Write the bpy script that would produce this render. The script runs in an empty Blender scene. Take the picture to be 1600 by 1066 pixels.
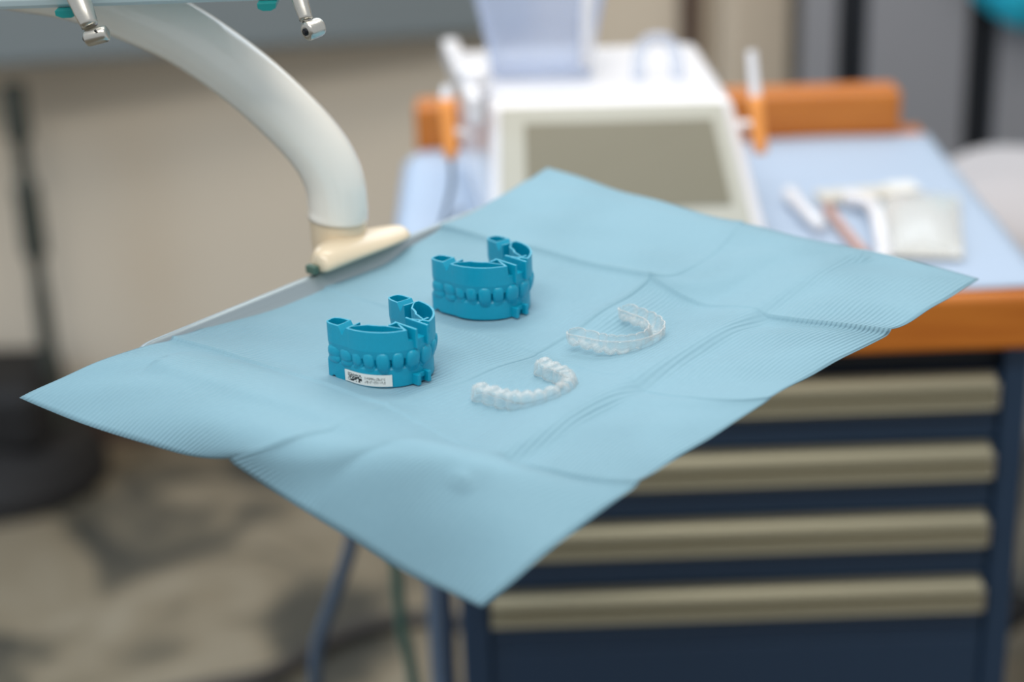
import bpy, bmesh, math, random
import numpy as np
from mathutils import Vector, Matrix

random.seed(7)
scene = bpy.context.scene
COL = scene.collection
H = 0.95                       # height of the instrument tray above the floor

# ------------------------------------------------------------------ camera
cam_data = bpy.data.cameras.new('camera')
cam_data.sensor_width = 36.0
cam_data.lens = 65.25
cam_data.clip_start = 0.02
cam_data.dof.use_dof = True
cam_data.dof.focus_distance = 0.995
cam_data.dof.aperture_fstop = 3.0
cam = bpy.data.objects.new('camera', cam_data)
COL.objects.link(cam)
pitch, roll = 0.3879, math.radians(2.0)
fwd = Vector((0, math.cos(pitch), -math.sin(pitch)))
rx = Vector((1, 0, 0)); dn = fwd.cross(rx)
ax = math.cos(roll) * rx + math.sin(roll) * dn
ay = -math.sin(roll) * rx + math.cos(roll) * dn
rot = Matrix((ax, -ay, -fwd)).transposed()
cam.matrix_world = Matrix.Translation((0.2642, -0.896, H + 0.3895)) @ rot.to_4x4()
scene.camera = cam

# ------------------------------------------------------------------ world, lights, exposure
world = bpy.data.worlds.new('soft_daylight')
scene.world = world
world.use_nodes = True
bg = world.node_tree.nodes['Background']
bg.inputs['Color'].default_value = (0.92, 0.96, 1.0, 1)
bg.inputs['Strength'].default_value = 0.62

def area(name, loc, target, sx, sy, power, col):
    l = bpy.data.lights.new(name, 'AREA')
    l.shape = 'RECTANGLE'; l.size = sx; l.size_y = sy
    l.energy = power; l.color = col
    o = bpy.data.objects.new(name, l); COL.objects.link(o)
    o.location = loc
    o.rotation_euler = (Vector(target) - Vector(loc)).to_track_quat('-Z', 'Y').to_euler()
    return o
area('window_daylight', (0.15, 1.93, 1.95), (0.15, 0.0, 1.05), 2.2, 1.0, 14, (0.78, 0.89, 1.0))
area('ceiling_lamp', (0.25, 0.75, 2.70), (0.25, 0.80, 0), 1.5, 0.60, 19, (1.0, 0.94, 0.86))
area('ceiling_lamp_front', (0.0, -0.75, 2.70), (0.0, 0.6, 0.2), 1.5, 0.30, 24, (1.0, 0.95, 0.88))
area('side_cool_fill', (-1.7, 0.55, 1.35), (-0.42, 0.85, 0.0), 0.9, 1.1, 8, (0.45, 0.70, 1.0)).data.spread = math.radians(80)  # added fill light that cools the near left floor; no window stands here

vs = scene.view_settings
vs.view_transform = 'Standard'; vs.look = 'None'
vs.exposure = 0.0; vs.gamma = 1.0; vs.use_curve_mapping = False

# ------------------------------------------------------------------ materials
def lin(r, g, b):
    f = lambda c: (c / 255 / 12.92) if c / 255 <= 0.04045 else ((c / 255 + 0.055) / 1.055) ** 2.4
    return (f(r), f(g), f(b), 1.0)

def mat(name, rgb, rough=0.5, metal=0.0, var=0.0, scale=20.0, bump=0.0, bscale=200.0, coat=0.0, spec=0.5, sss=0.0):
    m = bpy.data.materials.new(name); m.use_nodes = True
    nt = m.node_tree; b = nt.nodes['Principled BSDF']
    c = lin(*rgb)
    b.inputs['Roughness'].default_value = rough
    b.inputs['Metallic'].default_value = metal
    b.inputs['Specular IOR Level'].default_value = spec
    if coat:
        b.inputs['Coat Weight'].default_value = coat
        b.inputs['Coat Roughness'].default_value = 0.08
    if sss:
        b.inputs['Subsurface Weight'].default_value = sss
        b.inputs['Subsurface Radius'].default_value = (0.2, 0.8, 1.0)
        b.inputs['Subsurface Scale'].default_value = 0.002
    tc = nt.nodes.new('ShaderNodeTexCoord')
    n = nt.nodes.new('ShaderNodeTexNoise')
    n.inputs['Scale'].default_value = scale; n.inputs['Detail'].default_value = 4
    nt.links.new(tc.outputs['Object'], n.inputs['Vector'])
    mx = nt.nodes.new('ShaderNodeMix'); mx.data_type = 'RGBA'
    v = max(var, 0.02)
    mx.inputs['A'].default_value = (c[0] * (1 - v), c[1] * (1 - v), c[2] * (1 - v), 1)
    mx.inputs['B'].default_value = (min(1, c[0] * (1 + v)), min(1, c[1] * (1 + v)), min(1, c[2] * (1 + v)), 1)
    nt.links.new(n.outputs['Fac'], mx.inputs['Factor'])
    nt.links.new(mx.outputs['Result'], b.inputs['Base Color'])
    if bump:
        n2 = nt.nodes.new('ShaderNodeTexNoise'); n2.inputs['Scale'].default_value = bscale
        nt.links.new(tc.outputs['Object'], n2.inputs['Vector'])
        bp = nt.nodes.new('ShaderNodeBump'); bp.inputs['Strength'].default_value = bump
        bp.inputs['Distance'].default_value = 0.002
        nt.links.new(n2.outputs['Fac'], bp.inputs['Height'])
        nt.links.new(bp.outputs['Normal'], b.inputs['Normal'])
    return m

def wood_mat(name, rgb1, rgb2):
    m = bpy.data.materials.new(name); m.use_nodes = True
    nt = m.node_tree; b = nt.nodes['Principled BSDF']
    b.inputs['Roughness'].default_value = 0.4
    tc = nt.nodes.new('ShaderNodeTexCoord'); mp = nt.nodes.new('ShaderNodeMapping')
    mp.inputs['Scale'].default_value = (3, 40, 40)
    n = nt.nodes.new('ShaderNodeTexNoise'); n.inputs['Scale'].default_value = 3; n.inputs['Detail'].default_value = 6
    cr = nt.nodes.new('ShaderNodeValToRGB')
    cr.color_ramp.elements[0].position = 0.3; cr.color_ramp.elements[0].color = lin(*rgb1)
    cr.color_ramp.elements[1].position = 0.7; cr.color_ramp.elements[1].color = lin(*rgb2)
    nt.links.new(tc.outputs['Object'], mp.inputs['Vector']); nt.links.new(mp.outputs['Vector'], n.inputs['Vector'])
    nt.links.new(n.outputs['Fac'], cr.inputs['Fac']); nt.links.new(cr.outputs['Color'], b.inputs['Base Color'])
    return m

def clear_mat(name, tint, solid=0.12, rough=0.06, edge=0.5, coat=None):
    """thin clear plastic: see-through face on, glossy and milky towards its edges"""
    m = bpy.data.materials.new(name); m.use_nodes = True
    nt = m.node_tree; b = nt.nodes['Principled BSDF']
    b.inputs['Base Color'].default_value = lin(*tint)
    b.inputs['Roughness'].default_value = rough
    b.inputs['Specular IOR Level'].default_value = 0.8
    tr = nt.nodes.new('ShaderNodeBsdfTransparent')
    tr.inputs['Color'].default_value = (0.97, 0.985, 0.99, 1)
    lw = nt.nodes.new('ShaderNodeLayerWeight'); lw.inputs['Blend'].default_value = 0.35
    ma = nt.nodes.new('ShaderNodeMath'); ma.operation = 'MULTIPLY_ADD'
    ma.inputs[1].default_value = edge; ma.inputs[2].default_value = solid
    ma.use_clamp = True
    nt.links.new(lw.outputs['Facing'], ma.inputs[0])
    ms = nt.nodes.new('ShaderNodeMixShader')
    nt.links.new(ma.outputs[0], ms.inputs[0])
    nt.links.new(tr.outputs[0], ms.inputs[1]); nt.links.new(b.outputs[0], ms.inputs[2])
    nt.links.new(ms.outputs[0], nt.nodes['Material Output'].inputs['Surface'])
    return m

def bib_mat(name, rgb, ribs=True):
    m = bpy.data.materials.new(name); m.use_nodes = True
    nt = m.node_tree; b = nt.nodes['Principled BSDF']
    b.inputs['Roughness'].default_value = 0.62
    b.inputs['Specular IOR Level'].default_value = 0.25
    b.inputs['Sheen Weight'].default_value = 0.1
    tc = nt.nodes.new('ShaderNodeTexCoord')
    sep = nt.nodes.new('ShaderNodeSeparateXYZ')
    nt.links.new(tc.outputs['UV'], sep.inputs[0])
    fibre = nt.nodes.new('ShaderNodeTexNoise'); fibre.inputs['Scale'].default_value = 260; fibre.inputs['Detail'].default_value = 3
    nt.links.new(tc.outputs['UV'], fibre.inputs['Vector'])
    c = lin(*rgb)
    mx = nt.nodes.new('ShaderNodeMix'); mx.data_type = 'RGBA'
    mx.inputs['A'].default_value = (c[0] * .95, c[1] * .96, c[2] * .97, 1)
    mx.inputs['B'].default_value = (c[0] * 1.05, c[1] * 1.04, min(1, c[2] * 1.03), 1)
    nt.links.new(fibre.outputs['Fac'], mx.inputs['Factor']); nt.links.new(mx.outputs['Result'], b.inputs['Base Color'])
    # embossed ribs running the length of the bib (UV in metres)
    wv = nt.nodes.new('ShaderNodeTexWave'); wv.wave_type = 'BANDS'; wv.bands_direction = 'Y'
    wv.inputs['Scale'].default_value = 105.0; wv.inputs['Distortion'].default_value = 1.2
    wv.inputs['Detail'].default_value = 1.5; wv.inputs['Detail Scale'].default_value = 0.35
    nt.links.new(tc.outputs['UV'], wv.inputs['Vector'])
    patch = nt.nodes.new('ShaderNodeTexNoise'); patch.inputs['Scale'].default_value = 11
    nt.links.new(tc.outputs['UV'], patch.inputs['Vector'])
    mr = nt.nodes.new('ShaderNodeMapRange'); mr.inputs['From Min'].default_value = 0.40; mr.inputs['From Max'].default_value = 0.62
    mr.inputs['To Min'].default_value = 0.12
    nt.links.new(patch.outputs['Fac'], mr.inputs['Value'])
    mu = nt.nodes.new('ShaderNodeMath'); mu.operation = 'MULTIPLY'
    nt.links.new(wv.outputs['Fac'], mu.inputs[0]); nt.links.new(mr.outputs['Result'], mu.inputs[1])
    bp = nt.nodes.new('ShaderNodeBump'); bp.inputs['Strength'].default_value = 0.65 if ribs else 0.1
    bp.inputs['Distance'].default_value = 0.0008
    nt.links.new(mu.outputs[0], bp.inputs['Height'])
    nt.links.new(bp.outputs['Normal'], b.inputs['Normal'])
    # thin paper lets a little light through
    tl = nt.nodes.new('ShaderNodeBsdfTranslucent')
    nt.links.new(mx.outputs['Result'], tl.inputs['Color'])
    ms = nt.nodes.new('ShaderNodeMixShader'); ms.inputs[0].default_value = 0.18
    nt.links.new(b.outputs[0], ms.inputs[1]); nt.links.new(tl.outputs[0], ms.inputs[2])
    nt.links.new(ms.outputs[0], nt.nodes['Material Output'].inputs['Surface'])
    return m

def floor_mat():
    m = bpy.data.materials.new('marbled_floor'); m.use_nodes = True
    nt = m.node_tree; b = nt.nodes['Principled BSDF']
    b.inputs['Roughness'].default_value = 0.32
    tc = nt.nodes.new('ShaderNodeTexCoord')
    n = nt.nodes.new('ShaderNodeTexNoise'); n.inputs['Scale'].default_value = 4.2
    n.inputs['Detail'].default_value = 5; n.inputs['Distortion'].default_value = 1.2; n.inputs['Roughness'].default_value = 0.5
    nt.links.new(tc.outputs['Object'], n.inputs['Vector'])
    cr = nt.nodes.new('ShaderNodeValToRGB'); e = cr.color_ramp.elements
    e[0].position = 0.36; e[0].color = lin(58, 57, 51)
    e[1].position = 0.52; e[1].color = lin(124, 112, 92)
    k = e.new(0.44); k.color = lin(88, 82, 69)
    k = e.new(0.70); k.color = lin(142, 131, 112)
    nt.links.new(n.outputs['Fac'], cr.inputs['Fac']); nt.links.new(cr.outputs['Color'], b.inputs['Base Color'])
    return m

def brushed_mat(name, rgb, rough=0.35, axis='X', metal=0.9):
    m = bpy.data.materials.new(name); m.use_nodes = True
    nt = m.node_tree; b = nt.nodes['Principled BSDF']
    b.inputs['Metallic'].default_value = metal; b.inputs['Roughness'].default_value = rough
    tc = nt.nodes.new('ShaderNodeTexCoord'); mp = nt.nodes.new('ShaderNodeMapping')
    mp.inputs['Scale'].default_value = (2, 300, 300) if axis == 'X' else (300, 300, 2)
    n = nt.nodes.new('ShaderNodeTexNoise'); n.inputs['Scale'].default_value = 4
    nt.links.new(tc.outputs['Object'], mp.inputs['Vector']); nt.links.new(mp.outputs['Vector'], n.inputs['Vector'])
    c = lin(*rgb)
    mx = nt.nodes.new('ShaderNodeMix'); mx.data_type = 'RGBA'
    mx.inputs['A'].default_value = (c[0] * .88, c[1] * .88, c[2] * .88, 1); mx.inputs['B'].default_value = c
    nt.links.new(n.outputs['Fac'], mx.inputs['Factor']); nt.links.new(mx.outputs['Result'], b.inputs['Base Color'])
    return m

M = {
    'bib': bib_mat('blue_bib_paper', (140, 182, 200)),
    'bib2': bib_mat('pale_blue_bib_paper', (188, 206, 228), False),
    'resin': mat('teal_resin', (0, 153, 184), 0.34, var=0.06, scale=400, bump=0.15, bscale=1500, sss=0.15),
    'aligner': clear_mat('clear_aligner_plastic', (226, 226, 224), 0.07, 0.05, 0.48),
    'label': mat('white_label', (232, 232, 228), 0.5),
    'ink': mat('black_ink', (26, 28, 30), 0.6),
    'steel': brushed_mat('tray_steel', (176, 190, 196), 0.38),
    'chrome': brushed_mat('satin_chrome', (206, 204, 196), 0.30, metal=1.0),
    'chrome_dark': mat('dark_chrome', (40, 44, 50), 0.3, 0.8),
    'plastic': mat('cream_plastic', (240, 237, 228), 0.18, coat=0.5),
    'plastic_warm': mat('warm_cream_plastic', (222, 206, 178), 0.3, coat=0.3),
    'plastic_cool': mat('pale_blue_grey_plastic', (196, 216, 222), 0.3),
    'teal_rubber': mat('teal_silicone', (0, 130, 130), 0.45),
    'wall': mat('beige_wall_paint', (220, 207, 187), 0.7, var=0.03, scale=3),
    'wallgrey': mat('grey_green_paint', (120, 124, 118), 0.6, var=0.03, scale=3),
    'ledge': mat('slate_grey_laminate', (124, 133, 136), 0.5, var=0.05, scale=4),
    'cream_wall': mat('cream_paint', (206, 192, 172), 0.6),
    'brown': mat('dark_brown', (84, 66, 56), 0.6),
    'black': mat('black_gap', (20, 26, 34), 0.5),
    'greydoor': mat('grey_door_laminate', (144, 145, 150), 0.55, var=0.05, scale=4),
    'navy': mat('navy_lacquer', (32, 56, 82), 0.45, var=0.04),
    'navy_dark': mat('black_navy', (14, 20, 28), 0.5),
    'alu': brushed_mat('champagne_aluminium', (164, 158, 134), 0.42, metal=0.55),
    'wood': wood_mat('orange_wood', (182, 100, 26), (204, 122, 40)),
    'white': mat('white_appliance', (236, 236, 240), 0.25, coat=0.4),
    'bezel': mat('grey_beige_bezel', (192, 192, 180), 0.45),
    'screen': mat('dark_olive_screen', (132, 128, 110), 0.3),
    'orange': mat('orange_clip_plastic', (246, 160, 78), 0.4),
    'clear': clear_mat('clear_tank_plastic', (214, 224, 246), 0.30, 0.15, 0.5),
    'film': clear_mat('clear_pouch_film', (226, 232, 240), 0.22, 0.12, 0.4),
    'paper': mat('cream_pouch_paper', (206, 202, 192), 0.7),
    'pink': mat('copper_pink_metal', (196, 150, 132), 0.35),
    'hose_blue': mat('slate_hose', (70, 84, 100), 0.5),
    'hose_green': mat('green_hose', (74, 104, 92), 0.5),
    'cable': mat('dark_cable', (52, 48, 46), 0.6),
    'pole': mat('dark_grey_pole', (62, 66, 60), 0.5),
    'rubber': mat('black_rubber', (22, 20, 20), 0.7),
    'cloth': mat('white_cover', (190, 186, 188), 0.8, bump=0.4, bscale=30),
    'blue': mat('deep_blue_vinyl', (34, 84, 140), 0.5),
    'cyan': mat('cyan_cloth', (40, 200, 232), 0.7),
    'floor': floor_mat(),
    'post': mat('blue_grey_metal', (104, 122, 144), 0.35, 0.3),
    'glass': clear_mat('window_glass', (230, 240, 246), 0.04, 0.02, 0.2),
    'frame': mat('white_window_frame', (220, 220, 216), 0.4),
}

# ------------------------------------------------------------------ object helpers
def put(name, me, m, parent=None, loc=None, smooth=False):
    o = bpy.data.objects.new(name, me); COL.objects.link(o)
    if isinstance(m, str): m = M[m]
    me.materials.clear(); me.materials.append(m)
    if smooth:
        for p in me.polygons: p.use_smooth = True
    if parent: o.parent = parent
    if loc: o.location = loc
    return o

def obj(name, bm, m, parent=None, loc=None, smooth=False, bevel=0.0, segs=2):
    bmesh.ops.recalc_face_normals(bm, faces=bm.faces)
    me = bpy.data.meshes.new(name); bm.to_mesh(me); bm.free()
    o = put(name, me, m, parent, loc, smooth)
    if bevel:
        md = o.modifiers.new('bevel', 'BEVEL'); md.width = bevel; md.segments = segs; md.limit_method = 'ANGLE'
        md.angle_limit = math.radians(40)
        md.harden_normals = False
    return o

def thing(name, label, cat, loc=(0, 0, 0), rotz=0.0, group=None):
    o = bpy.data.objects.new(name, None); COL.objects.link(o)
    o.empty_display_size = 0.02
    o.location = loc; o.rotation_euler = (0, 0, rotz)
    return tag(o, label, cat, group)

def tag(o, label, cat, group=None):
    o['label'] = label; o['category'] = cat
    if group: o['group'] = group
    return o

def struct(o, label=None):
    o['kind'] = 'structure'
    if label: o['label'] = label
    return o

def box(bm, x0, x1, y0, y1, z0, z1):
    v = [bm.verts.new(p) for p in ((x0, y0, z0), (x1, y0, z0), (x1, y1, z0), (x0, y1, z0), (x0, y0, z1), (x1, y0, z1), (x1, y1, z1), (x0, y1, z1))]
    for f in ((0, 3, 2, 1), (4, 5, 6, 7), (0, 1, 5, 4), (1, 2, 6, 5), (2, 3, 7, 6), (3, 0, 4, 7)):
        bm.faces.new([v[i] for i in f])
    return bm

def hexa(bm, pts):
    v = [bm.verts.new(p) for p in pts]
    for f in ((0, 3, 2, 1), (4, 5, 6, 7), (0, 1, 5, 4), (1, 2, 6, 5), (2, 3, 7, 6), (3, 0, 4, 7)):
        bm.faces.new([v[i] for i in f])
    return bm

def prism(bm, poly, z0, z1):
    a = [bm.verts.new((x, y, z0)) for x, y in poly]; b = [bm.verts.new((x, y, z1)) for x, y in poly]
    bm.faces.new(a[::-1]); bm.faces.new(b)
    n = len(poly)
    for i in range(n): bm.faces.new((a[i], a[(i + 1) % n], b[(i + 1) % n], b[i]))
    return bm

def smooth_path(pts, n):
    """Catmull-Rom through pts, n samples"""
    P = [np.array(p, float) for p in pts]
    P = [2 * P[0] - P[1]] + P + [2 * P[-1] - P[-2]]
    out = []
    k = len(P) - 3
    for s in range(n):
        t = s / (n - 1) * k; i = min(int(t), k - 1); t -= i
        a, b, c, d = P[i:i + 4]
        out.append(0.5 * ((2 * b) + (c - a) * t + (2 * a - 5 * b + 4 * c - d) * t * t + (3 * b - a - 3 * c + d) * t ** 3))
    return out

def tube(bm, pts, r, seg=16, cap=True, flat=1.0):
    """sweep a circle (or ellipse, by flat) along pts; r a number or a list"""
    pts = [Vector(p) for p in pts]; n = len(pts)
    rs = r if hasattr(r, '__len__') else [r] * n
    up = Vector((0, 1, 0.013)); rings = []
    prev = None
    for i, p in enumerate(pts):
        t = (pts[min(i + 1, n - 1)] - pts[max(i - 1, 0)]).normalized()
        if prev is None:
            a = up.cross(t)
            if a.length < 0.05: a = Vector((1, 0, 0)).cross(t)
            a.normalize()
        else:
            a = (prev - t * prev.dot(t)).normalized()
        prev = a
        b = t.cross(a)
        rings.append([bm.verts.new(p + rs[i] * (a * math.cos(q) + b * math.sin(q) * flat)) for q in (2 * math.pi * k / seg for k in range(seg))])
    for i in range(n - 1):
        for k in range(seg):
            bm.faces.new((rings[i][k], rings[i][(k + 1) % seg], rings[i + 1][(k + 1) % seg], rings[i + 1][k]))
    if cap:
        bm.faces.new(rings[0][::-1]); bm.faces.new(rings[-1])
    return bm

def lathe(bm, prof, seg=24, origin=(0, 0, 0), axis=(0, 0, 1)):
    """revolve (radius, distance along axis) profile"""
    w = Vector(axis).normalized(); a = w.orthogonal().normalized(); b = w.cross(a); o = Vector(origin)
    rings = []
    for r, z in prof:
        rings.append([bm.verts.new(o + w * z + max(r, 1e-5) * (a * math.cos(q) + b * math.sin(q))) for q in (2 * math.pi * k / seg for k in range(seg))])
    for i in range(len(prof) - 1):
        for k in range(seg):
            bm.faces.new((rings[i][k], rings[i][(k + 1) % seg], rings[i + 1][(k + 1) % seg], rings[i + 1][k]))
    bm.faces.new(rings[0][::-1]); bm.faces.new(rings[-1])
    return bm

# ------------------------------------------------------------------ the room
struct(obj('floor', box(bmesh.new(), -3.0, 3.0, -5.0, 2.1, -0.05, 0.0), 'floor'), 'beige marbled floor with dark grey blotches')
WY = 2.0
bm = bmesh.new()
box(bm, -3.0, 3.0, WY, WY + 0.1, 0.0, 1.42)                # below the window
box(bm, -3.0, 3.0, WY, WY + 0.1, 2.52, 2.8)
box(bm, -3.0, -1.1, WY, WY + 0.1, 1.42, 2.52)
box(bm, 1.4, 3.0, WY, WY + 0.1, 1.42, 2.52)
struct(obj('wall_back', bm, 'wall'), 'plain beige wall')
win = obj('window_1', box(bmesh.new(), -1.1, 1.4, WY + 0.045, WY + 0.055, 1.42, 2.52), 'glass'); struct(win)
bm = bmesh.new()
for x in (-1.1, 0.13, 1.34): box(bm, x, x + 0.06, WY + 0.02, WY + 0.08, 1.42, 2.52)
box(bm, -1.1, 1.4, WY + 0.021, WY + 0.079, 1.42, 1.48); box(bm, -1.1, 1.4, WY + 0.021, WY + 0.079, 2.46, 2.52)
obj('window_frame', bm, 'frame', win)
bm = bmesh.new()
box(bm, 0.545, 0.575, WY - 0.03, WY, 0.0, 1.42)
struct(obj('trim_1', bm, 'brown'))
bm = bmesh.new()
box(bm, 0.60, 0.74, WY - 0.12, WY, 0.0, 1.42)
struct(obj('trim_2', bm, 'cream_wall', bevel=0.02))
struct(obj('baseboard_back', box(bmesh.new(), -3.0, 0.54, WY - 0.015, WY, 0.0, 0.07), 'brown'))

# grey ledge on the back wall: front edge runs a little out of square with the camera
lt = thing('wall_worktop', 'slate grey worktop fixed along the beige back wall', 'worktop', (-0.5, 1.82, H - 0.255), math.radians(8.0))
bm = bmesh.new(); box(bm, -0.9, 0.82, 0.0, 0.16, 0.0, 0.16)
obj('worktop_body', bm, 'ledge', lt, bevel=0.012)
bm = bmesh.new(); box(bm, -0.9, 0.82, -0.012, 0.16, 0.16, 0.185)
obj('worktop_slab', bm, 'ledge', lt, bevel=0.006)

# tall grey cupboard with black gaps, right
tc = thing('tall_cupboard', 'tall grey cupboard with black gaps between its doors', 'cupboard', (0.70, 1.75, 0))
obj('carcass', box(bmesh.new(), 0.0, 0.75, 0.02, 0.24, 0.0, 1.40), 'black', tc)
for x0, x1 in ((0.0, 0.050), (0.095, 0.240), (0.287, 0.46), (0.475, 0.75)):
    obj('door', box(bmesh.new(), x0, x1, 0.0, 0.02, 0.05, 1.39), 'greydoor', tc, bevel=0.003)

cy = thing('cyan_cloth', 'bright cyan cloth hanging at the grey cupboard, top right corner', 'cloth', (0.0, 1.69, H))
bm = bmesh.new()
n = 16; rows = []
for i in range(n + 1):
    s = i / n
    x = 0.93 + 0.22 * s; zb = -0.175 - 0.075 * s - 0.02 * math.sin(s * 5)
    rows.append([bm.verts.new((x, 0.012 * math.sin(s * 17) + 0.02 * (1 - k / 6), zb + (0.30 - zb * 0.2) * k / 6)) for k in range(7)])
for i in range(n):
    for k in range(6): bm.faces.new((rows[i][k], rows[i + 1][k], rows[i + 1][k + 1], rows[i][k + 1]))
o = obj('cloth_sheet', bm, 'cyan', cy, smooth=True)
md = o.modifiers.new('thick', 'SOLIDIFY'); md.thickness = 0.003
obj('hook', tube(bmesh.new(), [(1.0, 0.05, 0.14), (1.0, 0.02, 0.14), (1.0, 0.005, 0.15)], 0.004, 8), 'chrome', cy)

# dark floor stand, left
st = thing('floor_stand', 'dark floor stand pole in front of the beige wall, far left', 'stand', (-0.478, 1.86, 0))
obj('pole', lathe(bmesh.new(), [(0.014, 0.10), (0.014, 0.32), (0.012, 0.33), (0.012, 0.38), (0.020, 0.39), (0.020, 0.50), (0.012, 0.51), (0.012, 0.57), (0.020, 0.58), (0.020, 0.66)], 16), 'pole', st)
bm = bmesh.new()
lathe(bm, [(0.17, 0.0), (0.17, 0.03), (0.15, 0.07), (0.06, 0.11), (0.02, 0.13)], 32, (-0.10, 0.0, 0.0))
o = obj('base', bm, 'rubber', st, smooth=False)
obj('base_housing', box(bmesh.new(), -0.30, 0.0, -0.10, 0.10, 0.08, 0.20), 'rubber', st, bevel=0.03, segs=4)

# ------------------------------------------------------------------ drawer cabinet
cb = thing('drawer_cabinet', 'navy drawer cabinet with wide aluminium handles and wooden top', 'cabinet', (0.0, 0.0, 0.0))
bm = bmesh.new(); box(bm, 0.215, 0.690, 0.535, 0.99, 0.09, H - 0.205)
obj('carcass', bm, 'navy_dark', cb, bevel=0.003)
bm = bmesh.new(); box(bm, 0.672, 0.694, 0.518, 0.99, 0.088, H - 0.2055)
obj('side_panel', bm, 'navy', cb, bevel=0.003)
bm = bmesh.new(); box(bm, 0.211, 0.236, 0.518, 0.99, 0.088, H - 0.2055)
obj('side_panel', bm, 'navy', cb, bevel=0.003)
bm = bmesh.new(); box(bm, 0.172, 0.704, 0.500, 1.01, H - 0.205, H - 0.156)
obj('worktop', bm, 'wood', cb, bevel=0.006, segs=3)
bm = bmesh.new(); box(bm, 0.172, 0.675, 0.965, 1.01, H - 0.156, H - 0.108)
obj('back_rail', bm, 'wood', cb, bevel=0.005, segs=3)
for k in range(4):
    zt = H - 0.231 - 0.0645 * k
    d = obj('drawer', box(bmesh.new(), 0.237, 0.671, 0.522, 0.545, zt - 0.062, zt), 'navy', cb, bevel=0.002)
    # handle: a full width profile with ridges
    prof = [(0, 0), (-0.010, -0.001), (-0.016, -0.006), (-0.017, -0.010), (-0.012, -0.012), (-0.012, -0.016), (-0.017, -0.018),
            (-0.017, -0.023), (-0.013, -0.025), (-0.015, -0.029), (-0.010, -0.0335), (0, -0.0345)]
    bm = bmesh.new()
    L = [bm.verts.new((0.238, 0.5218 + y, zt + z)) for y, z in prof]; R = [bm.verts.new((0.664, 0.5218 + y, zt + z)) for y, z in prof]
    for i in range(len(prof)): bm.faces.new((L[i], L[(i + 1) % len(prof)], R[(i + 1) % len(prof)], R[i]))
    bm.faces.new(L); bm.faces.new(R[::-1])
    h = obj('handle', bm, 'alu', d)
    obj('end_cap', box(bmesh.new(), 0.6642, 0.6685, 0.508, 0.5218, zt - 0.031, zt - 0.006), 'chrome', d, bevel=0.002)
d = obj('lower_door', box(bmesh.new(), 0.237, 0.671, 0.522, 0.545, 0.11, H - 0.229 - 0.0645 * 4), 'navy', cb, bevel=0.002)
for y in (0.60, 0.72):
    obj('side_post', tube(bmesh.new(), [(0.188, y, 0.10), (0.188, y, H - 0.206)], 0.011 if y < 0.7 else 0.009, 12), 'post', cb)
obj('side_rail', tube(bmesh.new(), [(0.188, 0.585, 0.36), (0.188, 0.735, 0.36)], 0.006, 10), 'post', cb)
for x in (0.25, 0.655):
    for y in (0.57, 0.94):
        bm = bmesh.new(); lathe(bm, [(0.02, -0.011), (0.032, -0.011), (0.034, -0.008), (0.034, 0.008), (0.032, 0.011), (0.02, 0.011)], 20, (x, y, 0.034), (1, 0, 0))
        c = obj('castor', bm, 'rubber', cb)
        bm = bmesh.new(); box(bm, x - 0.016, x + 0.016, y - 0.010, y + 0.010, 0.034, 0.09)
        obj('castor_fork', bm, 'post', c, bevel=0.003)

# pale blue bib spread on the cabinet top
bm = bmesh.new(); rows = []
uvs = {}
nx, ny = 44, 36
for i in range(nx + 1):
    row = []
    for j in range(ny + 1):
        x = 0.158 + (0.703 - 0.158) * i / nx; y = 0.512 + (0.962 - 0.512) * j / ny
        z = 0.0012 + 0.0012 * (1 + math.sin(x * 31 + y * 9)) * 0.5 + 0.0010 * (1 + math.sin(y * 43 - x * 13)) * 0.5
        if x < 0.172: z = 0.0015 - (0.172 - x) * 0.9; 
        v = bm.verts.new((x, y, H - 0.156 + z)); uvs[v] = (x, y); row.append(v)
    rows.append(row)
lay = bm.loops.layers.uv.new('uv')
for i in range(nx):
    for j in range(ny): bm.faces.new((rows[i][j], rows[i + 1][j], rows[i + 1][j + 1], rows[i][j + 1]))
for f in bm.faces:
    for l in f.loops: l[lay].uv = uvs[l.vert]
o = obj('cabinet_bib', bm, 'bib2', smooth=True)
md = o.modifiers.new('thick', 'SOLIDIFY'); md.thickness = 0.0006
tag(o, 'pale blue paper bib covering the wooden cabinet top', 'bib')

# ------------------------------------------------------------------ screen unit on the cabinet
ZB = H - 0.151
dv = thing('dental_unit_console', 'white tabletop dental device with sloping grey screen on the cabinet', 'device', (0.36, 0.75, ZB))
O = Vector((0.36, 0.75, ZB))
def hx(pts): return [Vector(p) + Vector((0, 0, H)) - O for p in pts]
body = [(0.248, 0.632, -0.150), (0.492, 0.632, -0.150), (0.482, 0.905, -0.150), (0.222, 0.905, -0.150),
        (0.2535, 0.693, -0.034), (0.465, 0.693, -0.036), (0.452, 0.885, -0.030), (0.216, 0.885, -0.030)]
obj('housing', hexa(bmesh.new(), hx(body)), 'white', dv, bevel=0.008, segs=4)
fp = [np.array(body[i]) for i in (0, 1, 5, 4)]                  # front face corners: bl br tr tl
nrm = np.cross(fp[1] - fp[0], fp[3] - fp[0]); nrm /= np.linalg.norm(nrm)
if nrm[1] > 0: nrm = -nrm
def face(s, t, d): return (fp[0] * (1 - s) * t + fp[1] * s * t + fp[2] * s * (1 - t) + fp[3] * (1 - s) * (1 - t)) + nrm * d
def slab(name, s0, s1, t0, t1, d0, d1, m, bev, parent=dv):
    p = [face(s0, t1, d0), face(s1, t1, d0), face(s1, t0, d0), face(s0, t0, d0), face(s0, t1, d1), face(s1, t1, d1), face(s1, t0, d1), face(s0, t0, d1)]
    return obj(name, hexa(bmesh.new(), hx(p)), m, parent, bevel=bev, segs=2)
bz = slab('front_bezel', 0.035, 0.955, 0.03, 0.96, -0.002, 0.003, 'bezel', 0.002)
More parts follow.
